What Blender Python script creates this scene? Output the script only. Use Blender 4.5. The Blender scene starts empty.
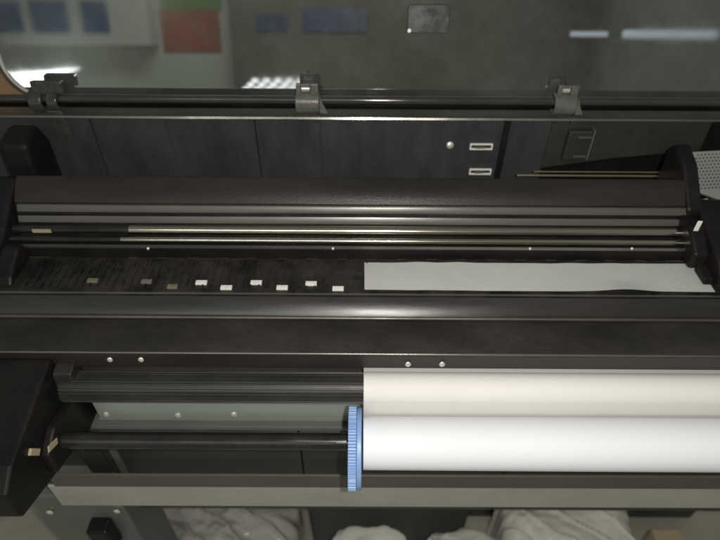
import bpy, bmesh, math, random
from mathutils import Vector, Matrix, noise
random.seed(7)
S = bpy.context.scene
COL = S.collection
R = math.radians

# ------------------------------------------------------------------ camera
CY, CZ, PITCH, ROLL, F = -0.61, 1.565, R(42), R(0.35), 565.0
cd = bpy.data.cameras.new('camera'); cam = bpy.data.objects.new('camera', cd); COL.objects.link(cam)
S.camera = cam
cd.sensor_width = 36; cd.lens = 36*F/720
cd.clip_start = .02; cd.clip_end = 200
fwd = Vector((0, math.cos(PITCH), -math.sin(PITCH)))
r0 = Vector((1, 0, 0)); u0 = r0.cross(fwd)
# picture horizontals drop a little to the right: camera rolled anticlockwise
right = r0*math.cos(ROLL) + u0*math.sin(ROLL)
up = -r0*math.sin(ROLL) + u0*math.cos(ROLL)
M = Matrix((right, up, -fwd)).transposed().to_4x4(); M.translation = (0, CY, CZ)
cam.matrix_world = M
cd.dof.use_dof = True; cd.dof.focus_distance = .73; cd.dof.aperture_fstop = 3.6
CAM = Vector((0, CY, CZ))

def ray(px, row):
    return (fwd*F + right*(px-360) + up*(270-row)).normalized()
def at(px, row, y=None, z=None, x=None):
    d = ray(px, row)
    if y is not None: t = (y-CAM.y)/d.y
    elif z is not None: t = (z-CAM.z)/d.z
    else: t = (x-CAM.x)/d.x
    return CAM + d*t
def zr(row, y):      # height seen in that picture row at depth y, middle column
    return at(360, row, y=y).z
def xp(px, y, z):    # x of a column for a line at (y, z)
    D = (Vector((0, y, z))-CAM).dot(fwd)
    return (px-360)*D/F

# --------------------------------------------------------------- materials
def mat(name, base, rough=.5, metal=0, dust=None, damt=.0, dscale=6, stretch=(1, 1, 1), bump=0, bscale=200,
        ior=1.5, rvar=.1, specks=0, coat=0, trans=0, alpha=1, emis=None, estr=0):
    m = bpy.data.materials.new(name); m.use_nodes = True
    nt = m.node_tree; N = nt.nodes; L = nt.links
    b = N['Principled BSDF']
    b.inputs['Base Color'].default_value = (*base, 1)
    b.inputs['Roughness'].default_value = rough
    b.inputs['Metallic'].default_value = metal
    b.inputs['IOR'].default_value = ior
    b.inputs['Coat Weight'].default_value = coat
    b.inputs['Transmission Weight'].default_value = trans
    b.inputs['Alpha'].default_value = alpha
    if emis:
        b.inputs['Emission Color'].default_value = (*emis, 1); b.inputs['Emission Strength'].default_value = estr
    tc = N.new('ShaderNodeTexCoord'); mp = N.new('ShaderNodeMapping')
    mp.inputs['Scale'].default_value = stretch
    L.new(tc.outputs['Object'], mp.inputs['Vector'])
    if dust:
        n = N.new('ShaderNodeTexNoise'); n.inputs['Scale'].default_value = dscale
        n.inputs['Detail'].default_value = 9; n.inputs['Roughness'].default_value = .68
        L.new(mp.outputs['Vector'], n.inputs['Vector'])
        cr = N.new('ShaderNodeValToRGB'); cr.color_ramp.elements[0].position = .38; cr.color_ramp.elements[1].position = .72
        L.new(n.outputs['Fac'], cr.inputs['Fac'])
        mu = N.new('ShaderNodeMath'); mu.operation = 'MULTIPLY'; mu.inputs[1].default_value = damt
        L.new(cr.outputs['Color'], mu.inputs[0])
        fac = mu.outputs[0]
        if specks:
            v = N.new('ShaderNodeTexNoise'); v.inputs['Scale'].default_value = 420; v.inputs['Detail'].default_value = 2
            L.new(tc.outputs['Object'], v.inputs['Vector'])
            c2 = N.new('ShaderNodeValToRGB'); c2.color_ramp.elements[0].position = .66; c2.color_ramp.elements[1].position = .74
            L.new(v.outputs['Fac'], c2.inputs['Fac'])
            m2 = N.new('ShaderNodeMath'); m2.operation = 'MULTIPLY_ADD'; m2.inputs[1].default_value = specks; m2.use_clamp = True
            L.new(c2.outputs['Color'], m2.inputs[0]); L.new(fac, m2.inputs[2]); fac = m2.outputs[0]
        mx = N.new('ShaderNodeMix'); mx.data_type = 'RGBA'
        mx.inputs['A'].default_value = (*base, 1); mx.inputs['B'].default_value = (*dust, 1)
        L.new(fac, mx.inputs['Factor']); L.new(mx.outputs['Result'], b.inputs['Base Color'])
        mr = N.new('ShaderNodeMapRange'); mr.inputs['To Min'].default_value = max(0, rough-rvar); mr.inputs['To Max'].default_value = min(1, rough+rvar)
        L.new(cr.outputs['Color'], mr.inputs['Value']); L.new(mr.outputs['Result'], b.inputs['Roughness'])
    if bump:
        n2 = N.new('ShaderNodeTexNoise'); n2.inputs['Scale'].default_value = bscale; n2.inputs['Detail'].default_value = 4
        L.new(mp.outputs['Vector'], n2.inputs['Vector'])
        bp = N.new('ShaderNodeBump'); bp.inputs['Strength'].default_value = bump; bp.inputs['Distance'].default_value = .002
        L.new(n2.outputs['Fac'], bp.inputs['Height']); L.new(bp.outputs['Normal'], b.inputs['Normal'])
    return m

MT = dict(
 lid=mat('smoked_gloss', (.038, .041, .036), .045, ior=3.2, dust=(.12, .13, .115), damt=.6, dscale=6, rvar=.03, specks=.35),
 rim=mat('clear_edge', (.55, .57, .52), .15, ior=1.6),
 pad=mat('grey_pad', (.045, .05, .05), .3, dust=(.11, .115, .11), damt=.5, dscale=40),
 backp=mat('dark_green_grey_plastic', (.028, .031, .031), .5, dust=(.058, .062, .062), damt=.6, dscale=10, stretch=(1.6, 1, .6), bump=.25, bscale=260, specks=.08),
 cavity=mat('warm_dark_plastic', (.027, .025, .0235), .5, dust=(.048, .045, .042), damt=.5, dscale=9, bump=.2, bscale=260),
 brown=mat('brown_black_metal', (.023, .0175, .0155), .42, ior=1.38, dust=(.046, .038, .033), damt=.55, dscale=7, stretch=(.5, 1, 3), bump=.2, bscale=300, specks=.08),
 black=mat('black_plastic', (.0085, .0075, .0072), .45, dust=(.022, .0185, .017), damt=.5, dscale=14, bump=.2, bscale=180, specks=.04, ior=1.3),
 shaft=mat('polished_shaft', (.05, .048, .044), .13, metal=.3, dust=(.09, .085, .075), damt=.4, dscale=8, rvar=.04),
 gloss=mat('glossy_black', (.020, .018, .015), .36, dust=(.06, .055, .045), damt=.35, dscale=10, stretch=(.3, 2, 2), rvar=.07, bump=.05, bscale=120, specks=.05),
 dusty=mat('dusty_black', (.015, .0135, .012), .5, dust=(.055, .048, .04), damt=.5, dscale=10, stretch=(.8, 1.2, 1), bump=.4, bscale=220, specks=.25),
 platen=mat('platen_black', (.009, .008, .0075), .5, dust=(.075, .066, .055), damt=.45, dscale=22, bump=.4, bscale=260, specks=.3),
 edge=mat('worn_edge_metal', (.26, .255, .23), .32, metal=.8, dust=(.12, .115, .1), damt=.8, dscale=14, stretch=(.6, 1, 1)),
 edged=mat('dull_edge_metal', (.15, .14, .125), .4, metal=.6, dust=(.045, .04, .035), damt=.8, dscale=14, stretch=(.6, 1, 1)),
 chrome=mat('steel_rod', (.70, .65, .55), .16, metal=1, dust=(.40, .36, .29), damt=.5, dscale=5, stretch=(.6, 1, 1), rvar=.02),
 steel=mat('grey_steel', (.115, .11, .098), .38, metal=.3, dust=(.075, .068, .06), damt=.8, dscale=8, stretch=(.5, 2, 2)),
 brass=mat('brass_strip', (.55, .46, .3), .3, metal=.9),
 clip=mat('grey_clip_plastic', (.13, .13, .115), .28, dust=(.055, .055, .05), damt=.8, dscale=60, bump=.2, bscale=300),
 clipd=mat('dark_clip_plastic', (.035, .034, .032), .28, dust=(.08, .08, .075), damt=.6, dscale=60),
 plate=mat('galvanised_plate', (.24, .27, .24), .45, dust=(.31, .34, .31), damt=.6, dscale=8, stretch=(.5, 1, 1), bump=.15, bscale=80),
 screw=mat('zinc_screw', (.75, .73, .66), .3, metal=.6),
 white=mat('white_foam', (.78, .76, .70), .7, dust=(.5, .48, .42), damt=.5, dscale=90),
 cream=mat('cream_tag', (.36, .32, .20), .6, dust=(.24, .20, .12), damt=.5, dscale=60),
 dim=mat('dark_foam', (.16, .14, .10), .7, dust=(.08, .07, .05), damt=.5, dscale=90),  # darker foam for the three leftmost pads
 roller=mat('ribbed_rubber', (.018, .017, .015), .5, dust=(.055, .051, .045), damt=.5, dscale=12, stretch=(.4, 1, 1), specks=.1),
 rod=mat('black_spindle', (.012, .011, .011), .25, dust=(.04, .04, .035), damt=.4, dscale=10),
 blue=mat('blue_plastic', (.20, .33, .60), .42, dust=(.29, .41, .64), damt=.5, dscale=40, bump=.1),
 paper=mat('paper', (.71, .695, .66), .75, dust=(.66, .645, .61), damt=.7, dscale=5, bump=.06, bscale=30),
 paperw=mat('paper_roll_white', (.77, .78, .82), .7, dust=(.73, .74, .78), damt=.7, dscale=6),
 sheet=mat('dimmed_paper', (.49, .495, .47), .8, dust=(.39, .395, .375), damt=.6, dscale=7, bump=.12, bscale=14),  # same paper as the roll, darkened for the weaker flash on the platen
 beam=mat('painted_beam', (.37, .355, .315), .5, dust=(.22, .215, .19), damt=.7, dscale=6, stretch=(.5, 1, 1), bump=.1),
 leg=mat('leg_grey', (.10, .105, .095), .5, dust=(.15, .15, .135), damt=.6, dscale=9),
 beam_shade=mat('beam_shade_olive', (.085, .081, .066), .55, dust=(.06, .056, .046), damt=.6, dscale=8, stretch=(.5, 1, 1)),  # dark tone for the beam's top in the printer's shade
 low=mat('lower_panel', (.030, .030, .028), .5, dust=(.06, .058, .052), damt=.5, dscale=6, specks=.05),
 vent=mat('vent_grey', (.25, .26, .24), .5, dust=(.25, .26, .24), damt=.6, dscale=20),
 hole=mat('vent_hole', (.05, .05, .047), .7),
 floor=mat('floor_tile', (.34, .32, .26), .5, dust=(.22, .20, .165), damt=.8, dscale=3, bump=.1, bscale=60),
 bag=mat('clear_plastic_film', (.42, .41, .37), .22, dust=(.34, .33, .29), damt=.5, dscale=2, coat=.5, alpha=.82),
 bagw=mat('white_plastic_film', (.52, .505, .44), .5, dust=(.45, .44, .38), damt=.5, dscale=2),
 card=mat('cardboard', (.30, .24, .155), .8, dust=(.28, .2, .11), damt=.6, dscale=20, bump=.2),
 wood=mat('tan_wood', (.30, .20, .115), .5, dust=(.22, .145, .085), damt=.7, dscale=10, stretch=(1, 8, 8)),
 wall=mat('wall_paint', (.62, .66, .58), .8, dust=(.52, .56, .49), damt=.7, dscale=1.4),
 standin_grey=mat('dark_cloth_grey', (.13, .12, .10), .7, dust=(.19, .17, .14), damt=.8, dscale=1.8),
 bpane=mat('blue_pane', (.05, .10, .26), .3, dust=(.09, .16, .34), damt=.7, dscale=2.5),
 bpaned=mat('dark_blue_pane', (.05, .075, .17), .35, dust=(.10, .12, .2), damt=.7, dscale=4),
 white2=mat('white_frame', (.68, .70, .64), .5, dust=(.6, .62, .56), damt=.6, dscale=3),
 red=mat('red_print', (.42, .07, .06), .6, dust=(.26, .20, .09), damt=.8, dscale=5),
 green=mat('green_print', (.12, .26, .07), .6, dust=(.25, .3, .1), damt=.6, dscale=8),
 lamp=mat('lamp_white', (.8, .8, .8), .5, emis=(.93, 1, .97), estr=9),
 lampback=mat('lamp_back', (.14, .15, .15), .5),
 bulb=mat('bulb_white', (.8, .8, .8), .5, emis=(.95, 1, .98), estr=3.6),
 lampb=mat('tube_white', (.8, .8, .8), .5, emis=(.75, .88, 1), estr=.9),
)

# ----------------------------------------------------------------- helpers
def obj(name, bm, m, parent=None, smooth=False, bevel=0, seg=2, auto=None):
    bmesh.ops.recalc_face_normals(bm, faces=bm.faces)
    me = bpy.data.meshes.new(name); bm.to_mesh(me); bm.free()
    o = bpy.data.objects.new(name, me); COL.objects.link(o)
    for k in (m if isinstance(m, (list, tuple)) else [m]): me.materials.append(k)
    if parent: o.parent = parent
    if smooth:
        for p in me.polygons: p.use_smooth = True
        if auto is None: auto = 40
        me.set_sharp_from_angle(angle=R(auto))
    if bevel:
        bv = o.modifiers.new('bevel', 'BEVEL'); bv.width = bevel; bv.segments = seg; bv.limit_method = 'ANGLE'; bv.angle_limit = R(35)
        bv.harden_normals = False
    return o
def tag(o, label=None, cat=None, group=None, kind=None):
    if label: o['label'] = label
    if cat: o['category'] = cat
    if group: o['group'] = group
    if kind: o['kind'] = kind
    return o
def thing(name, label, cat, group=None):
    o = bpy.data.objects.new(name, None); COL.objects.link(o); o.empty_display_size = .05
    return tag(o, label, cat, group)
def box(bm, x0, x1, y0, y1, z0, z1, mi=0):
    v = [bm.verts.new((x, y, z)) for x in (x0, x1) for y in (y0, y1) for z in (z0, z1)]
    for f in ((0,1,3,2),(4,6,7,5),(0,4,5,1),(2,3,7,6),(0,2,6,4),(1,5,7,3)):
        bm.faces.new([v[i] for i in f]).material_index = mi
def B(*a):
    bm = bmesh.new(); box(bm, *a); return bm
def ext(bm, prof, x0, x1, nx=1, wob=0, skew=None):     # closed yz profile pushed along x
    rings = []
    for i in range(nx+1):
        x = x0+(x1-x0)*i/nx
        rings.append([bm.verts.new((x, y+(noise.noise(Vector((x*6, k, 3.1)))*wob if wob else 0), z+(noise.noise(Vector((x*5, k*.7, 8.1)))*wob if wob else 0))) for k, (y, z) in enumerate(prof)])
    n = len(prof)
    for a, b in zip(rings, rings[1:]):
        for k in range(n): bm.faces.new((a[k], a[(k+1) % n], b[(k+1) % n], b[k]))
    bm.faces.new(rings[0][::-1]); bm.faces.new(rings[-1])
def thick(path, t):                                     # open path -> closed profile, thickness below/behind
    up_, lo = [], []
    for i, p in enumerate(path):
        a = path[max(0, i-1)]; b = path[min(len(path)-1, i+1)]
        dy, dz = b[0]-a[0], b[1]-a[1]; l = math.hypot(dy, dz)
        up_.append(p); lo.append((p[0]+dz/l*t, p[1]-dy/l*t))
    return up_+lo[::-1]
def strip(path, x0, x1, t, nx=1, wob=0):
    bm = bmesh.new(); ext(bm, thick(path, t), x0, x1, nx, wob); return bm
def cyl(bm, y, z, r, x0, x1, n=40, r2=None):
    ext(bm, [(y+r*math.cos(2*math.pi*k/n), z+r*math.sin(2*math.pi*k/n)) for k in range(n)], x0, x1)
def rodm(y, z, r, x0, x1, n=40):
    bm = bmesh.new(); cyl(bm, y, z, r, x0, x1, n); return bm
def disc(c, nrm, r, h, n=16, dome=True):               # screw head
    bm = bmesh.new(); nrm = nrm.normalized(); a = nrm.orthogonal().normalized(); b = nrm.cross(a)
    rs = [(r, 0), (r, h*.5), (r*.75, h*.9), (r*.3, h)] if dome else [(r, 0), (r, h)]
    R_ = [[bm.verts.new(c+(a*math.cos(2*math.pi*k/n)+b*math.sin(2*math.pi*k/n))*q+nrm*hh) for k in range(n)] for q, hh in rs]
    for p, q in zip(R_, R_[1:]):
        for k in range(n): bm.faces.new((p[k], p[(k+1) % n], q[(k+1) % n], q[k]))
    bm.faces.new(R_[0][::-1]); bm.faces.new(R_[-1]); return bm
def polyp(pts, d):                                      # 3D polygon pushed by vector d
    bm = bmesh.new(); a = [bm.verts.new(p) for p in pts]; b = [bm.verts.new(p+d) for p in pts]; n = len(pts)
    bm.faces.new(a); bm.faces.new(b[::-1])
    for k in range(n): bm.faces.new((a[k], b[k], b[(k+1) % n], a[(k+1) % n]))
    return bm

# ================================================================ printer
pr = thing('wide_format_printer', 'black dusty wide format printer with its smoked lid raised and insides open', 'printer')
XL, XR = -.72, .74

# --- platen: deck, cross ribs
zp = .995
bm = bmesh.new()
box(bm, -.56, .56, -.028, .048, zp-.03, zp)
obj('platen', bm, MT['platen'], pr, bevel=.001)
bm = bmesh.new()
x = -.50
k = 0
while x < .50:
    w = .0022
    box(bm, x, x+w, -.020, .030 if k % 3 else .040, zp+.0002, zp+.0022)
    if k % 2: box(bm, x+.005, x+.008, .026, .040, zp+.0002, zp+.0034)
    x += .0118+random.uniform(-.0004, .0004); k += 1
for yy in (-.0215, .006, .024):
    box(bm, -.5, .50, yy, yy+.0016, zp+.0001, zp+.0015)
rb = obj('platen_rib', bm, MT['platen'], pr)
rb['kind'] = 'stuff'
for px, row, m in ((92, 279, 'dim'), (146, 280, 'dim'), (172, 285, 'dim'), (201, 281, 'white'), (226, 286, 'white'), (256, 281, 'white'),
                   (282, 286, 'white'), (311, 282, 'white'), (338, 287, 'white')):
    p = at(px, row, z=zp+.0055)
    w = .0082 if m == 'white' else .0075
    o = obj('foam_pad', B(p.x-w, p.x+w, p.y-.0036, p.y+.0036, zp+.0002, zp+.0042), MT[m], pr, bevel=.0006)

# --- hump and top deck in front of the platen
yA, yB, yC = -.030, -.078, -.130
hump = []
for k in range(9):
    an = R(25+32*k/8); rr_ = .070     # quarter round towards the operator
    hump.append((yA-.003-rr_*(math.sin(an)-math.sin(R(25))), zr(295.5, yA)-rr_*(math.cos(R(25))-math.cos(an))))
hump = hump[::-1]
obj('front_guide', strip(hump, XL, XR, .006), MT['gloss'], pr, smooth=True)
zA = hump[-1][1]
obj('guide_edge', strip([(yA, zA+.0012), (yA+.0022, zA+.0018), (yA+.004, zA-.004)], XL, XR, .0015, 60, .0004), MT['edge'], pr)
yB = hump[0][0]-.003; zB = zr(318, yB)
obj('guide_edge', rodm(yB, zB-.0005, .0024, XL, XR, 16), MT['edged'], pr, smooth=True)
zC = zr(353, yC)
obj('top_deck', strip([(yC, zC), (yC+.02, zC+.0025), (yB-.001, zB-.003)], XL, XR, .006, 40, .0006), MT['dusty'], pr, smooth=True)
zC2 = zr(369.5, yC-.002)
obj('front_lip', strip([(yC+.001, zC2), (yC-.0015, zC-.004)], XL, XR, .005), MT['brown'], pr)
obj('deck_edge', rodm(yC-.001, zC-.0008, .0016, XL, XR, 12), MT['edge'], pr, smooth=True)
for px, row in ((110, 360), (141, 360), (408, 364.5), (442, 364.5)):
    p = at(px, row-.5, y=yC-.0025)
    obj('screw', disc(p, Vector((0, -1, .25)), .0038, .002), MT['screw'], pr, smooth=True)

# --- body behind and below the roll
obj('body_wall', B(-.60, XR, -.098, -.085, .60, zC2+.004), MT['low'], pr, bevel=.001)
obj('body_wall', B(-.60, XR, -.125, -.099, zC2-.004, zC2+.0045), MT['black'], pr, bevel=.001)
# galvanised plate with its cut corner
yP = -.116
a = [at(92, 403, y=yP), at(92, 417, y=yP), at(98, 424.5, y=yP)]
zt, zb = zr(402.5, yP), zr(424.5, yP)
pts = [Vector((a[0].x, yP, zt+.01)), Vector((a[0].x, yP, a[1].z)), Vector((a[2].x, yP, zb)), Vector((XR, yP, zb)), Vector((XR, yP, zt+.01))]
pl = obj('mounting_plate', polyp(pts, Vector((0, .0165, 0))), MT['plate'], pr, bevel=.0008)
for px, row in ((106, 414), (178, 415), (234, 414)):
    p = at(px, row, y=yP)
    obj('screw', disc(p, Vector((0, -1, .1)), .0052, .0035), MT['screw'], pl, smooth=True)
obj('body_flange', B(-.44, XR, -.128, -.0985, zr(431, -.128), zr(428, -.128)), MT['leg'], pr, bevel=.0008)
# low dark panel under the spindle, seams left open between slabs
bm = bmesh.new()
sx = [xp(92, -.108, .64), xp(114, -.108, .64), xp(305, -.108, .64), xp(505, -.108, .64), XR]
for q, w in zip(sx, sx[1:]): box(bm, q+.001, w-.001, -.112, -.0985, .50, zr(432, -.112))
obj('lower_panel', bm, MT['low'], pr, bevel=.0012)
p = at(118, 460, y=-.114)
obj('panel_strip', B(p.x-.006, p.x+.006, -.1145, -.1122, .55, zr(447, -.114)), MT['leg'], pr)

# --- ribbed guide roller
yG, zG, rG = -.14, zr(388, -.14), .0215
bm = bmesh.new(); n = 26; prof = []
for k in range(n):
    for da, rr in ((-.30, rG-.0022), (-.2, rG), (.2, rG), (.3, rG-.0022)):
        an = 2*math.pi*(k+da)/n*1.0
        prof.append((yG+rr*math.cos(an), zG+rr*math.sin(an)))
ext(bm, prof, -.405, .70)
obj('guide_roller', bm, MT['roller'], pr)

# --- left spindle arm (comes forward past the roll)
bm = bmesh.new()
ext(bm, [(-.100, .790), (-.135, .803), (-.298, .872), (-.303, .884), (-.298, .925), (-.27, .943), (-.135, .972), (-.102, .965)], -.62, -.411)
obj('spindle_arm', bm, MT['black'], pr, bevel=.004, seg=3)
bm = bmesh.new()     # raised bracket on its inner side, holding the rod
ext(bm, [(-.235, .862), (-.165, .838), (-.145, .85), (-.15, .905), (-.20, .915), (-.232, .90)], -.4105, -.398)
obj('arm_bracket', bm, MT['black'], pr, bevel=.003)
bm = bmesh.new()
ext(bm, [(-.128, .90), (-.118, .90), (-.118, .962), (-.145, .955), (-.15, .93)], -.4105, -.385)
obj('arm_bracket', bm, MT['dusty'], pr, bevel=.002)
for px, row, dx in ((35, 452, .0), (53, 445, .0)):
    p = at(px, row, x=-.4085 if px < 40 else -.3972)
    bm = B(-.4112 if px < 40 else -.3985, -.4075 if px < 40 else -.3965, -.011, .011, -.0045, .0045)
    o = obj('cream_tag', bm, MT['cream'], pr, bevel=.0008)
    o.location = (0, p.y, p.z); o.rotation_euler.x = R(-60 if px < 40 else -28)

# --- carriage rails
zK = zr(250, .047)
obj('beam_underside', B(-.52, .53, .0475, .075, zp+.0005, zK), MT['black'], pr, bevel=.001)
bm = bmesh.new(); xx = -.48
while xx < .48:
    box(bm, xx, xx+.03, .0455, .0495, zr(262, .047)+.0008, zr(259.5, .047)); xx += .046
obj('pinch_lever', bm, MT['dusty'], pr, bevel=.0008)
obj('encoder_strip', B(-.53, .505, .0445, .0455, zr(249, .045), zr(246.4, .045)), MT['edge'], pr)
obj('rail_rod', rodm(.056, zr(241, .056), .0042, xp(122, .056, 1.02), .495), MT['chrome'], pr, smooth=True)
obj('rod_dark_reflection', rodm(.056, zr(241, .056), .0044, -.53, xp(122, .056, 1.02)-.0002, 24), MT['rod'], pr, smooth=True)  # black over the rod's left end, standing for where its reflection stops
obj('rail_rod', rodm(.073, zr(231, .073), .0070, xp(130, .073, 1.03), .49), MT['chrome'], pr, smooth=True)
obj('rod_dark_reflection', rodm(.073, zr(231, .073), .0064, -.53, xp(130, .073, 1.03)-.0002, 24), MT['rod'], pr, smooth=True)  # thicker rod: reflection's dark end put in as black again
for px in (148, 333, 530, 632):
    p = at(px, 248.6, y=.0435)
    obj('strip_screw', disc(p, Vector((0, -1, .3)), .0022, .0015), MT['screw'], pr, smooth=True)
# sheet beam with two rolled beads
yb = .085
obj('rail_beam', strip([(.080, zr(238, .080)), (.1005, zr(205, .1005))], -.53, .505, .003), MT['black'], pr)
for r0_, r1_, y0_, xa in ((224.2, 217.6, .083, -.525), (213.6, 207.0, .091, -.525), (206.4, 205.2, .096, -.525)):
    z0_ = zr(r0_, y0_); z1_ = zr(r1_, y0_+.005)
    obj('beam_band', strip([(y0_, z0_), (y0_+.0012, z0_+(z1_-z0_)*.4), (y0_+.005, z1_)], xa, .503, .0018, 40, .0003), MT['steel'], pr, smooth=True, auto=50)
# brown cover over the carriage beam
path = [(.1005, zr(204.5, .1005)), (.106, zr(199, .106)), (.128, zr(180, .128)), (.134, zr(177.8, .134))]
obj('beam_cover', strip(path, -.53, .505, .004, 40, .0005), MT['brown'], pr, smooth=True, auto=50)
p = at(42, 230.5, y=.066)
obj('cream_tag', B(p.x-.014, p.x+.014, .064, .066, p.z-.0028, p.z+.0028), MT['cream'], pr)
p = at(47, 250, y=.05)
o = obj('wire_clip', B(-.0015, .0015, -.001, .001, -.006, .006), MT['cream'], pr, bevel=.0008); o.location = p; o.rotation_euler.y = R(-20)

# --- rear inner wall, slabs with open seams
yR = .25
ztop = zr(116.5, yR); zbot = .98
bm = bmesh.new()
sx = [xp(q, yR, 1.07) for q in (-30, 97, 171, 257, 501, 545)]
for i, (q, w) in enumerate(zip(sx, sx[1:])):
    dy = (0, .003, .0, .002, .0)[i]
    box(bm, q+.0004, w-.0004, yR+dy, yR+.012+dy, zbot, ztop)
bp = obj('rear_wall', bm, MT['backp'], pr, bevel=.0015)
# right-hand slab whose lower edge climbs to the right
x1 = xp(545, yR, 1.07); x2 = xp(700, yR, 1.07)
pts = [Vector((x1+.001, yR+.003, ztop)), Vector((x1+.001, yR+.003, zr(168, yR))), Vector((xp(620, yR, 1.1), yR+.003, zr(158, yR))),
       Vector((x2, yR+.003, zr(150, yR))), Vector((x2, yR+.003, ztop))]
obj('rear_wall', polyp(pts, Vector((0, .01, 0))), MT['cavity'], pr, bevel=.0015)
for q in (62, 97, 320):   # moulded verticals
    xx = xp(q, yR, 1.07); obj('wall_rib', B(xx, xx+.0022, yR-.002, yR+.001, zbot+.02, ztop-.004), MT['backp'], bp, bevel=.0008)
obj('wall_top_edge', strip([(yR-.012, ztop+.0005), (yR-.0105, ztop+.0035), (yR+.016, ztop+.005)], XL, XR, .003, 50, .0005), MT['edge'], pr)
obj('gutter', B(XL, XR, yR+.017, yR+.045, ztop-.02, ztop-.004), MT['black'], pr)
obj('wall_behind', B(XL, XR, yR+.046, yR+.052, ztop-.10, zr(100, yR+.046)), MT['black'], pr)
p = at(450, 145, y=yR)
obj('screw', disc(p, Vector((0, -1, .3)), .0062, .003), MT['screw'], pr, smooth=True)
for px, row in ((481, 146), (480, 171)):
    p = at(px, row, y=yR)
    bm = bmesh.new(); w, h, t = .0195, .0058, .0024
    box(bm, p.x-w, p.x+w, yR-.004, yR, p.z+h-t, p.z+h); box(bm, p.x-w, p.x+w, yR-.004, yR, p.z-h, p.z-h+t)
    box(bm, p.x-w, p.x-w+t, yR-.004, yR, p.z-h+t, p.z+h-t); box(bm, p.x+w-t, p.x+w, yR-.004, yR, p.z-h+t, p.z+h-t)
    f = obj('slot_frame', bm, MT['white'], pr, bevel=.0007)
    obj('slot_tongue', B(p.x-w*.5, p.x+w*.25, yR-.005, yR-.0008, p.z-.0022, p.z+.001), MT['clip'], f)
# white C shaped clip at far left
bm = bmesh.new(); c = at(43, 155, y=yR-.006); k0 = None; n = 12
pts = []
for k in range(n+1):
    an = R(60+250*k/n); pts.append((c.x+.007*math.cos(an), c.z+.0125*math.sin(an)))
for (a0, b0), (a1, b1) in zip(pts, pts[1:]):
    d = Vector((a1-a0, 0, b1-b0)).normalized(); nn = Vector((-d.z, 0, d.x))*.0013
    q = [Vector((a0, c.y, b0))-nn, Vector((a1, c.y, b1))-nn, Vector((a1, c.y, b1))+nn, Vector((a0, c.y, b0))+nn]
    v = [bm.verts.new(s) for s in q]+[bm.verts.new(s+Vector((0, .004, 0))) for s in q]
    for f in ((0,1,2,3),(7,6,5,4),(0,4,5,1),(1,5,6,2),(2,6,7,3),(3,7,4,0)): bm.faces.new([v[i] for i in f])
obj('cable_clip', bm, MT['white'], pr)
# boxed latch on the right of the rear wall
p = at(577, 143, y=yR)
bm = bmesh.new()
box(bm, p.x-.022, p.x+.018, yR-.012, yR-.001, p.z-.028, p.z+.028)
f = obj('latch', bm, MT['cavity'], pr, bevel=.002)
obj('latch_edge', B(p.x+.0185, p.x+.0205, yR-.0125, yR, p.z-.026, p.z+.03), MT['leg'], f)
for dz in (-.018, .018): obj('latch_edge', B(p.x-.006, p.x+.016, yR-.0145, yR-.0122, p.z+dz-.0008, p.z+dz+.0008), MT['leg'], f)
obj('channel', B(xp(498.5, yR, 1.07), xp(504.5, yR, 1.07), yR-.003, yR+.002, zbot+.01, ztop-.002), MT['black'], pr, bevel=.001)
# brass strips in the gap at right
for row, a0, a1, r, m in ((170.6, 533, 668, .0012, 'brass'), (174.4, 516, 690, .0021, 'brass')):
    y = .205; z = zr(row, y)
    obj('belt_rod', rodm(y, z, r, xp(a0, y, z), xp(a1, y, z), 12), MT[m], pr, smooth=True)
obj('cavity_floor', B(-.53, .80, .135, yR-.0005, .96, .985), MT['black'], pr)
obj('cavity_wall', B(.24, XR, yR+.053, yR+.07, .90, ztop+.004), MT['black'], pr)

# --- raised lid
aT = R(10)      # leans back from upright
yL = .285; zL = zr(96.5, yL)
lu = Vector((0, math.sin(aT), math.cos(aT))); ln = Vector((0, -math.cos(aT), math.sin(aT)))
xl0 = at(2.0, 60, y=yL+.01).x; xl1 = .80; Hh = .44
def rrect(x0, x1, h0, h1, r, n=10):
    out = []
    for cx, ch, a0 in ((x0+r, h0+r, 180), (x1-r, h0+r, 270), (x1-r, h1-r, 0), (x0+r, h1-r, 90)):
        for k in range(n+1):
            an = R(a0+90*k/n); out.append((cx+r*math.cos(an), ch+r*math.sin(an)))
    return out
o2 = rrect(xl0, xl1, 0, Hh, .055)
L3 = lambda x, h, off=0: Vector((x, yL, zL))+lu*h+ln*off
lid = obj('lid', polyp([L3(x, h) for x, h in o2], -ln*.005), MT['lid'], pr, bevel=.0012, seg=3)
oi = rrect(xl0, xl1, 0, Hh, .055); oo = rrect(xl0-.0045, xl1+.0045, -.0045, Hh+.0045, .0595)
bm = bmesh.new(); n = len(oi)
ring = [[bm.verts.new(L3(*p, off)) for p in pp] for pp, off in ((oi, .0005), (oi, .003), (oo, .0015), (oo, -.006), (oi, -.0062))]
for a, b in zip(ring, ring[1:]+ring[:1]):
    for k in range(n): bm.faces.new((a[k], a[(k+1) % n], b[(k+1) % n], b[k]))
obj('lid_rim', bm, MT['rim'], lid, smooth=True)
def lidp(px, row, off=0):
    d = ray(px, row); o = Vector((0, yL, zL)); t = (o-CAM).dot(ln)/d.dot(ln); q = CAM+d*t
    return q.x, (q-o).dot(lu)
x0, h1 = lidp(408, 4); x1_, h0 = lidp(448, 33)
o3 = rrect(x0, x1_, h0, h1, .005, 5)
obj('lid_catch', polyp([L3(x, h, .0004) for x, h in o3], ln*.0035), MT['pad'], lid, bevel=.0015)
obj('lid_catch_pin', polyp([L3(x0+.0035+.003*math.cos(R(q)), h0+.004+.003*math.sin(R(q)), .0042) for q in range(0, 360, 36)], ln*.002), MT['screw'], lid)

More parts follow.
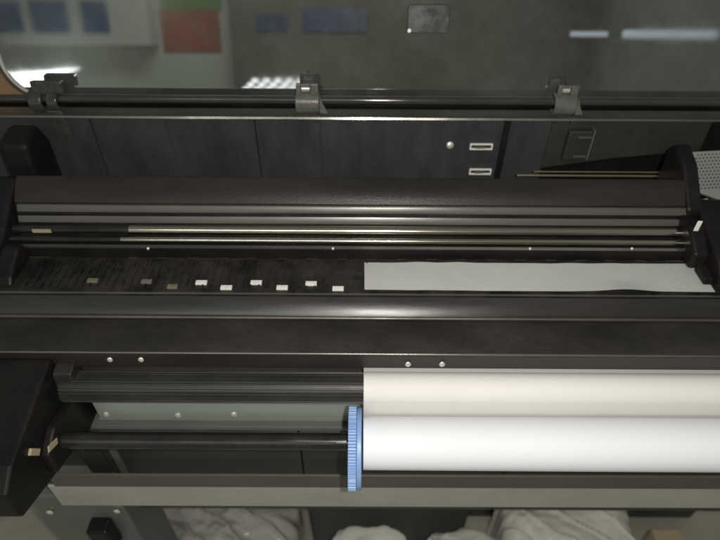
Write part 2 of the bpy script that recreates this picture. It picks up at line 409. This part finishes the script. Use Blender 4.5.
# lid shaft, lower rail and clips
zS = zr(100.3, .262); yS = .262
obj('lid_shaft', rodm(yS, zS, .0062, XL, XR, 32), MT['shaft'], pr, smooth=True)
def clip(px, wpx, m, kind):
    c = xp(px, yS, zS); s = (zS*0+.93)/F
    w = wpx*s/2
    # sleeve round the shaft, open at the back
    prof = []
    for k in range(15):
        an = R(60+235*k/14); prof.append((yS+.0165*math.cos(an), zS-.004+.0175*math.sin(an)))
    for k in range(14, -1, -1):
        an = R(60+235*k/14); prof.append((yS+.0115*math.cos(an), zS-.004+.0125*math.sin(an)))
    if kind == 'rings':
        bm = bmesh.new(); ext(bm, prof, c-.029, c-.007)
        o = obj('lid_clip', bm, MT[m], pr, smooth=True, bevel=.0018)
        bm = bmesh.new(); ext(bm, prof, c+.001, c+.018); obj('clip_ring', bm, MT[m], o, smooth=True, bevel=.0018)
        bm = bmesh.new(); ext(bm, [(yS-.004, zS+.008), (yS+.012, zS+.012), (yS+.012, zS+.026), (yS-.002, zS+.03)], c-.022, c+.030)
        obj('clip_tab', bm, MT[m], o, bevel=.003)
        bm = bmesh.new(); ext(bm, [(yS-.018, zS-.012), (yS-.006, zS-.02), (yS+.001, zS-.07), (yS-.012, zS-.07)], c-.004, c+.022)
        obj('clip_arm', bm, MT[m], o, bevel=.003)
        return
    bm = bmesh.new(); ext(bm, prof, c-w, c+w*.8)
    o = obj('lid_clip', bm, MT[m], pr, smooth=True, bevel=.0012)
    bm = bmesh.new()   # upper frame with a window in it
    y0, y1 = yS-.008, yS-.002; z0, z1 = zS+.0115, zS+.030
    box(bm, c-w*.9, c-w*.55, y0, y1, z0, z1); box(bm, c+w*.15, c+w*.75, y0, y1, z0, z1); box(bm, c-w*.55, c+w*.15, y0+.001, y1, z1-.005, z1-.0005)
    obj('clip_frame', bm, MT[m], o, bevel=.0012)
    bm = bmesh.new(); cyl(bm, yS-.001, zS+.020, .0045, c-w*.5, c+w*.1, 14); obj('clip_pin', bm, MT['screw' if m == 'clip' else m], o, smooth=True)
    bm = bmesh.new(); cyl(bm, yS-.005, zS+.033, .0022, c-w*.35, c-w*.1, 10); obj('clip_pin', bm, MT['clipd'], o)
    # gusset to the right
    a = Vector((c+w*.82, yS-.012, zS+.014)); d = Vector((0, .004, 0))
    obj('clip_gusset', polyp([a, a+Vector((0, -.004, -.030)), a+Vector((w*.65, -.004, -.030)), a+Vector((w*.25, -.002, -.014))], d), MT[m], o, bevel=.001)
    # feet below
    obj('clip_foot', B(c-w*.7, c-w*.5, yS-.02, yS-.01, zS-.029, zS-.02), MT['clipd'], o, bevel=.001)
    obj('clip_foot', B(c+w*.6, c+w*.9, yS-.02, yS-.01, zS-.031, zS-.018), MT['clipd'], o, bevel=.001)
clip(308, 26, 'clip', 'a'); clip(564, 24, 'clip', 'a'); clip(48, 30, 'clipd', 'rings')

# --- left end housing
bm = bmesh.new()
ext(bm, [(-.02, .985), (.15, .985), (.152, 1.075), (.13, 1.085), (.10, 1.07), (.05, 1.04), (-.015, 1.012)], -.78, -.532)
obj('end_housing', bm, MT['black'], pr, bevel=.006, seg=3)
bm = bmesh.new()
ext(bm, [(.155, .99), (.235, .99), (.24, 1.09), (.22, 1.13), (.17, 1.12)], -.565, -.52)
obj('housing_lug', bm, MT['black'], pr, bevel=.008)
bm = bmesh.new()
ext(bm, [(-.02, zp+.0006), (.045, zp+.0006), (.045, zp+.03), (.03, zp+.034), (-.01, zp+.012)], -.531, -.505)
obj('housing_lug', bm, MT['black'], pr, bevel=.004)
# --- right end housing
bm = bmesh.new()
ext(bm, [(-.029, 1.0005), (.125, .99), (.128, 1.055), (.11, 1.066), (.085, 1.062), (.05, 1.05), (.0, 1.035), (-.028, 1.012)], .514, .76)
obj('end_housing', bm, MT['black'], pr, bevel=.006, seg=3)
bm = bmesh.new()
ext(bm, [(.02, zp+.008), (.09, zp+.008), (.10, zp+.055), (.06, zp+.06), (.02, zp+.035)], .489, .5135)
o = obj('housing_lug', bm, MT['black'], pr, bevel=.005)
bm = bmesh.new()
ext(bm, [(-.012, zp+.006), (.02, zp+.006), (.02, zp+.02), (-.008, zp+.016)], .499, .5135)
obj('housing_lug', bm, MT['black'], pr, bevel=.002)
bm = bmesh.new()
ext(bm, [(.09, 1.0), (.20, 1.0), (.205, 1.10), (.19, 1.118), (.15, 1.105), (.09, 1.06)], .497, .522)
obj('housing_lug', bm, MT['black'], pr, bevel=.005)
p = at(698, 226, y=.07)
o = obj('cream_tag', B(-.0035, .0035, -.001, .001, -.009, .009), MT['white'], pr, bevel=.0008); o.location = at(698, 226, y=.045)
# perforated grey panel beyond it
q = [at(690, 152, y=.23), at(697, 192, y=.19), at(760, 215, y=.175), at(765, 148, y=.235)]
vn = (q[1]-q[0]).cross(q[3]-q[0]).normalized()
if vn.dot(CAM-q[0]) < 0: vn = -vn
vp = obj('vent_panel', polyp(q, -vn*.01), MT['vent'], pr, bevel=.001)
bm = bmesh.new()
e1 = (q[3]-q[0]).normalized(); e2 = (q[1]-q[0]); e2 = (e2-e1*e2.dot(e1)).normalized()
for i in range(1, 24):
    for j in range(1, 12):
        c = q[0]+e1*(i*.0062+(.0031 if j % 2 else 0)+.004)+e2*(j*.0056)
        v = [bm.verts.new(c+(e1*math.cos(R(60*k))+e2*math.sin(R(60*k)))*.0017+vn*.0004) for k in range(6)]
        v2 = [bm.verts.new(w.co-vn*.0003) for w in v]
        bm.faces.new(v)
        for k in range(6): bm.faces.new((v[k], v2[k], v2[(k+1) % 6], v[(k+1) % 6]))
o = obj('vent_hole', bm, MT['hole'], vp); o['kind'] = 'stuff'
q2 = [at(702, 200, y=.13), at(708, 198, y=.13), at(719, 222, y=.12), at(713, 226, y=.12)]
obj('housing_strip', polyp(q2, Vector((0, .006, -.004))), MT['vent'], pr, bevel=.001)

# --- stand
yBm = -.17
zt, zb = zr(487.5, yBm), zr(506.8, yBm)
yF = -.150
obj('shaded_beam_top', B(xp(58, yBm, zt), XR, yBm-.001, yBm+.003, zt+.0004, zr(475.5, yBm)), MT['beam_shade'], pr, bevel=.001).rotation_euler.y = R(-.25)  # dark strip added for the shaded top of the beam
obj('stand_beam', B(xp(50, yBm, zt), XR, yBm, yBm+.004, zb, zt), MT['beam'], pr, bevel=.001).rotation_euler.y = R(-.25)
lx0, lx1 = xp(38, -.15, .6), xp(124, -.15, .6)
obj('stand_leg', B(lx0, lx1, -.155, -.06, .06, zb-.0008), MT['leg'], pr, bevel=.004)
p = at(50, 512, y=-.157)
obj('screw', disc(p, Vector((0, -1, 0)), .006, .003), MT['screw'], pr, smooth=True)
p = at(117, 511, y=-.157)
obj('screw', disc(p, Vector((0, -1, 0)), .006, .003), MT['screw'], pr, smooth=True)
obj('stand_foot', B(lx0-.01, lx1+.01, -.42, .25, .03, .06), MT['leg'], pr, bevel=.01)

# ============================================== spindle and paper roll
yQ, zQ = -.20, zr(443, -.20)
sp = thing('roll_spindle', 'black spindle rod with toothed blue end hub pushed against the paper roll', 'spindle')
zrod = zQ+.004
obj('rod', rodm(yQ, zQ+.003, .0115, -.397, -.012, 32), MT['rod'], sp, smooth=True)
obj('rod_highlight', B(-.392, -.03, yQ-.0100, yQ-.0070, zQ+.0125, zQ+.0138), MT['edged'], sp)  # light strip laid along the rod as its highlight line
hx0, hx1 = xp(349.5, yQ, zQ), xp(362.5, yQ, zQ)
yH, zH = yQ, zr(447.5, yQ)
bm = bmesh.new(); n = 44; prof = []
for k in range(n):
    for da, rr in ((-.34, .0525), (-.2, .0558), (.2, .0558), (.34, .0525)):
        an = 2*math.pi*(k+da)/n; prof.append((yH+rr*math.cos(an), zH+rr*math.sin(an)))
ext(bm, prof, hx0, hx0+(hx1-hx0)*.62)
hub = obj('hub', bm, MT['blue'], sp, bevel=.0008)
bm = bmesh.new(); cyl(bm, yH, zH, .0545, hx0+(hx1-hx0)*.62+.0002, hx1, 48); obj('hub_flange', bm, MT['blue'], hub, smooth=True, bevel=.001)

pp = thing('paper_roll', 'white paper roll on the spindle, its web running up over the ribbed roller', 'paper roll')
rx0 = xp(364, yQ, zQ)
bm = bmesh.new()
rings = []
for x, r in ((rx0, .012), (rx0, .0338), (rx0+.0006, .0348), (.30, .0351), (.72, .0351), (.72, .012)):
    rings.append([bm.verts.new((x, yQ+r*math.cos(2*math.pi*k/72), zQ+.0005+r*math.sin(2*math.pi*k/72))) for k in range(72)])
for a, b in zip(rings, rings[1:]):
    for k in range(72): bm.faces.new((a[k], a[(k+1) % 72], b[(k+1) % 72], b[k]))
for k in range(72): bm.faces.new((rings[-1][k], rings[-1][(k+1) % 72], rings[0][(k+1) % 72], rings[0][k]))
obj('roll', bm, MT['paperw'], pp, smooth=True)
# web from slot, over the guide roller and down behind the roll
path = [(-.104, zG+.012), (-.112, zG+.017)]
rw = rG+.0016
for k in range(19):
    an = R(48+132*k/18); path.append((yG+rw*math.cos(an), zG+rw*math.sin(an)))
path += [(yG-rw-.0005, zG-.015), (yG-rw+.002, zG-.035), (yG-rw+.004, zG-.055), (yG-rw+.002, zG-.075)]
wx0 = xp(364.3, yG, zG)
obj('paper_web', strip(path[::-1], wx0, .70, .0006), MT['paper'], pp, smooth=True, auto=60)
# the sheet on the platen, gently cockled
bm = bmesh.new(); nx, ny = 90, 10; V = []
sx0 = xp(364.5, .0, zp)
for top in (0, 1):
    g = []
    for i in range(nx+1):
        u = i/nx; x = sx0+(.5125-sx0)*u; row = []
        for j in range(ny+1):
            v = j/ny; ya = -.0235; ye = .0365
            if j == ny: ye += noise.noise(Vector((x*30, 2, 5)))*.0012
            y = ya+(ye-ya)*v
            z = zp+.0040+noise.noise(Vector((x*9, y*14, 1.7)))*.0012+noise.noise(Vector((x*30, y*8, 4.7)))*.0004
            if v < .35:
                b = math.exp(-((x-.385)/.035)**2); z += b*.004*(1-v/.35)
            row.append(bm.verts.new((x, y, z-(0 if top else .0004))))
        g.append(row)
    V.append(g)
for g in V:
    for i in range(nx):
        for j in range(ny): bm.faces.new((g[i][j], g[i+1][j], g[i+1][j+1], g[i][j+1]))
a, b = V
for i in range(nx):
    for j in (0, ny): bm.faces.new((a[i][j], a[i+1][j], b[i+1][j], b[i][j]))
for j in range(ny):
    for i in (0, nx): bm.faces.new((a[i][j], a[i][j+1], b[i][j+1], b[i][j]))
obj('fed_sheet', bm, MT['sheet'], pp, smooth=True, auto=60)

# ============================================== floor and what lies on it
tag(obj('floor', B(-5, 5, -3.9, 6, -.05, 0), MT['floor']), 'beige worn floor under the printer', kind='structure')
def tri(t): t = t-math.floor(t); return abs(2*t-1)
random.seed(11)
FOLDS = [(math.cos(a), math.sin(a), f, w, random.random()) for a, f, w in ((.5, 1.0, .5), (1.9, 1.3, .38), (2.7, 2.1, .22), (.1, 2.9, .16), (1.3, 4.3, .1), (2.2, 6.1, .06), (.8, 8.7, .035))]
def crumple(x, y, seed):
    wx = noise.noise(Vector((x*1.1, y*1.1, seed)))*.5; wy = noise.noise(Vector((x*1.1, y*1.1, seed+9)))*.5
    return sum(w*(tri(((x+wx)*c+(y+wy)*s_)*f+ph+seed)-.5) for c, s_, f, w, ph in FOLDS)
def lump(name, label, cat, c, s, m, seed, n=110):
    bm = bmesh.new(); bmesh.ops.create_uvsphere(bm, u_segments=n, v_segments=n//2, radius=1)
    for v in bm.verts:
        d = v.co.normalized(); q = d*1.7+Vector((seed, seed*.37, 0))
        r = 1+.25*noise.noise(q*.8)+.20*crumple(d.x*1.1+d.z*.4, d.y*1.1+d.z*.7, seed)
        p = d*r; v.co = Vector((p.x*s[0], p.y*s[1], max(p.z, -.85)*s[2]))
    zm = min(v.co.z for v in bm.verts)
    o = obj(name, bm, m, smooth=True, auto=28); o.location = (c[0], c[1], c[2]-zm)
    return tag(o, label, cat)
z0 = .0
# dark crate in the middle under the beam, with open top
cr = thing('storage_crate', 'dark grey crate on the floor in the middle under the beam', 'crate')
pa, pb = at(306, 512, z=.30), at(478, 512, z=.30)
obj('body', B(pa.x, pb.x, .02, .36, .002, .28), MT['low'], cr, bevel=.006)
obj('lid', B(pa.x-.01, pb.x+.01, .01, .37, .2805, .31), MT['low'], cr, bevel=.006)
o = thing('equipment_box', 'dark box on the floor below the right end of the beam', 'box')
pa, pb = at(482, 512, z=.2), at(512, 512, z=.2)
obj('body', B(pa.x, pb.x+.55, .10, .40, .002, .18), MT['low'], o, bevel=.006)
obj('lid', B(pa.x-.006, pb.x+.556, .094, .406, .1805, .2), MT['leg'], o, bevel=.004)
c = at(206, 532, z=.12)
# clear flat packet with long folds
def packet(name, label, cat, px0, px1, row0, row1, z, m, seed, h):
    P0 = at(px0, row1, z=z); P1 = at(px1, row1, z=z); P2 = at(px1, row0, z=z)
    cx, wx = (P0.x+P1.x)/2, abs(P1.x-P0.x)/2*1.05; y0, y1 = P0.y-.08, P2.y+.03
    bm = bmesh.new(); nx, ny = 150, 100; g = []
    for i in range(nx+1):
        r = []
        for j in range(ny+1):
            u, v = i/nx*2-1, j/ny*2-1
            e = max(0, 1-abs(u)**4)*max(0, 1-abs(v)**4); e = e**.4
            q = Vector(((u*1.2+v*.9)*1.9+seed, (u*.5-v)*.8, seed))
            f = .3+.5*noise.noise(q*.6)+.75*crumple(u*.8, v*.5, seed)
            x = cx+u*wx+.015*noise.noise(Vector((v*3, seed, 0))); y = (y0+y1)/2+v*(y1-y0)/2+.015*noise.noise(Vector((u*3, seed, 4)))
            fold = 0
            for k0, wd in ((-.25, .05), (.28, .035), (.85, .05), (-.8, .04)):
                dd = abs((u+v*.75)-k0-.06*noise.noise(Vector((v*2, k0*5, seed)))); fold += max(0, 1-dd/wd)*.16
            r.append(bm.verts.new((x, y, z-h*.5+h*e*(.5+.5*f+fold))))
        g.append(r)
    for i in range(nx):
        for j in range(ny): bm.faces.new((g[i][j], g[i+1][j], g[i+1][j+1], g[i][j+1]))
    low = {}
    bnd = [g[i][0] for i in range(nx)]+[g[nx][j] for j in range(ny)]+[g[i][ny] for i in range(nx, 0, -1)]+[g[0][j] for j in range(ny, 0, -1)]
    bl = [bm.verts.new((v.co.x, v.co.y, .002)) for v in bnd]
    for k in range(len(bnd)): bm.faces.new((bnd[k], bl[k], bl[(k+1) % len(bl)], bnd[(k+1) % len(bnd)]))
    bm.faces.new(bl)
    return tag(obj(name, bm, m, smooth=True, auto=35), label, cat)
packet('plastic_bag', 'crumpled clear plastic bag on the floor between stand leg and dark crate', 'bag', 128, 292, 508, 545, .20, MT['bag'], 3.3, .10)
packet('plastic_bag', 'pale plastic bag on the floor right of centre, beside the cardboard piece', 'bag', 512, 640, 508, 545, .24, MT['bagw'], 8.2, .08)
p = at(368, 548, z=.33); lump('plastic_bag', 'small white plastic bag on top of the dark crate, left of two', 'bag', (p.x, p.y, .3105), (.075, .045, .022), MT['bagw'], 1.2)
p = at(464, 548, z=.35); lump('plastic_bag', 'white plastic bag at the right edge of the dark crate top', 'bag', (p.x, p.y-.01, .3105), (.085, .05, .035), MT['bagw'], 5.5)
p = at(668, 532, z=.26)
tag(obj('cardboard_piece', B(p.x-.03, p.x+.035, p.y-.06, p.y+.01, .2005, .25), MT['card'], bevel=.002), 'brown cardboard piece on the dark box below the roll, right', 'cardboard')
p = at(101, 533, y=-.175)
tag(obj('cable_block', B(p.x-.018, p.x+.018, -.185, -.1555, p.z-.06, p.z+.022), MT['black'], bevel=.004), 'small black block clipped to the front of the stand leg', 'block')
# tan board seen past the lid's corner
p = at(10, 80, y=.45)
tag(obj('wooden_board', B(p.x-.40, p.x+.07, .42, .45, 0, p.z+.25), MT['wood'], bevel=.003), 'tan wooden board standing behind the left end of the printer', 'board')
p = at(8, 158, y=.262)
tag(obj('grey_box', B(p.x-.12, p.x+.012, .275, .30, 0, p.z+.018), MT['vent'], bevel=.003), 'light grey box edge behind the left end housing', 'box')

# ============================================== what the lid mirrors, across the room
YW = -3.6
def mir(px, row, y=YW):
    d = ray(px, row); o = Vector((0, yL, zL)); t = (o-CAM).dot(ln)/d.dot(ln); q = CAM+d*t
    e = d-ln*2*d.dot(ln); s = (y-q.y)/e.y; return q+e*s
tag(obj('wall', B(-4.5, 4.5, YW-.1, YW, 0, 2.7), MT['wall']), 'pale green grey wall across the room', kind='structure')
def wrect(bm, px0, px1, r0, r1, d0, d1):
    a, b = mir(px0, r0), mir(px1, r1)
    box(bm, min(a.x, b.x), max(a.x, b.x), YW+d0, YW+d1, min(a.z, b.z), max(a.z, b.z))
cb = thing('glazed_cabinet', 'white wall cabinet with three blue panes, mirrored at the left of the lid', 'cabinet')
bm = bmesh.new(); wrect(bm, 2, 160, -25, 46, .001, .22); obj('carcass', bm, MT['white2'], cb, bevel=.01)
for a0, a1 in ((4, 41), (44, 84), (93, 122)):
    bm = bmesh.new(); wrect(bm, a0, a1, 3, 33, .221, .235); obj('pane', bm, MT['bpane'], cb, bevel=.004)
ps = thing('wall_poster', 'red and green printed poster beside the cabinet', 'poster')
bm = bmesh.new(); wrect(bm, 160, 222, 10, 52, .002, .012); obj('lower_print', bm, MT['red'], ps)
bm = bmesh.new(); wrect(bm, 160, 222, -8, 10, .002, .0125); obj('upper_print', bm, MT['green'], ps)
bn = thing('onlooker_standin', 'tall dark partition for the person at the camera, middle of the lid reflection', 'standin')  # panel added in place of the dark shape of whoever holds the camera
a, b = mir(236, 0), mir(590, 0)
obj('panel', B(a.x, b.x, YW+.25, YW+.30, .0, 2.4), MT['standin_grey'], bn, bevel=.01)
for a0, a1, r0, r1 in ((255, 287, 14, 31), (302, 367, 8, 32)):
    p, q = mir(a0, r0, YW+.31), mir(a1, r1, YW+.31)
    obj('blue_pane', B(min(p.x, q.x), max(p.x, q.x), YW+.301, YW+.312, min(p.z, q.z), max(p.z, q.z)), MT['bpaned'], bn)
# lamps: bright slanted panel, dotted panel, tubes
yy = YW+.6
q = [mir(6, 74, yy), mir(80, 68, yy), mir(40, 82, yy), mir(24, 92, yy), mir(8, 86, yy)]
lp = thing('light_panel', 'bright wedge shaped light panel, low at the left of the lid reflection', 'lamp')
obj('diffuser', polyp(q, Vector((0, -.02, 0))), MT['lamp'], lp)
dl = thing('dotted_lamp', 'slanted lamp with rows of small bright bulbs, mirrored left of the middle clip', 'lamp')
for j in range(4):
    for i in range(5):
        if i > 4: continue
        px = 247+11.5*i-(j*4.5)+8; row = 80.5+4.2*j
        c = mir(px, row, yy)
        bm = bmesh.new(); bmesh.ops.create_uvsphere(bm, u_segments=12, v_segments=8, radius=.017)
        for v in bm.verts: v.co = Vector((v.co.x*1.5, v.co.y, v.co.z*.75))+c
        obj('bulb', bm, MT['bulb'], dl, smooth=True)
q = [mir(256, 78, yy-.03), mir(310, 78, yy-.03), mir(296, 97, yy-.03), mir(236, 97, yy-.03)]
obj('backplate', polyp(q, Vector((0, -.02, 0))), MT['lampback'], dl)
for i, (a0, a1, r) in enumerate(((571, 607, 34), (624, 716, 34))):
    p, q = mir(a0, r, yy), mir(a1, r+1, yy)
    bm = bmesh.new(); cyl(bm, yy, p.z, .016 if i == 0 else .026, p.x, q.x, 16)
    t = obj('tube_lamp', bm, MT['lampb'], smooth=True)
    tag(t, ('short thin' if i == 0 else 'long thick')+' bluish tube lamp mirrored at the upper right of the lid', 'lamp')

# ================================================================ light
W = bpy.data.worlds.new('World'); S.world = W; W.use_nodes = True
bg = W.node_tree.nodes['Background']; bg.inputs[0].default_value = (.95, 1, .92, 1); bg.inputs[1].default_value = .15
def lamp(name, kind, loc, energy, color, size=.1, sizey=None, look=None):
    l = bpy.data.lights.new(name, kind); l.energy = energy; l.color = color
    if kind == 'AREA':
        l.size = size
        if sizey: l.shape = 'RECTANGLE'; l.size_y = sizey
    else: l.shadow_soft_size = size
    o = bpy.data.objects.new(name, l); COL.objects.link(o); o.location = loc
    if look: o.rotation_euler = (Vector(look)-Vector(loc)).to_track_quat('-Z', 'Y').to_euler()
    return o
lamp('phone_flash', 'POINT', (.055, CY-.005, CZ+.02), 25, (1, .95, .89), .009)
lamp('ceiling_lamp', 'AREA', (-.6, -2.2, 2.65), 34, (.94, 1, .93), 1.4, .7, look=(-.6, -3.0, 0))
S.view_settings.view_transform = 'Standard'; S.view_settings.look = 'None'
S.view_settings.exposure = 0; S.view_settings.gamma = 1
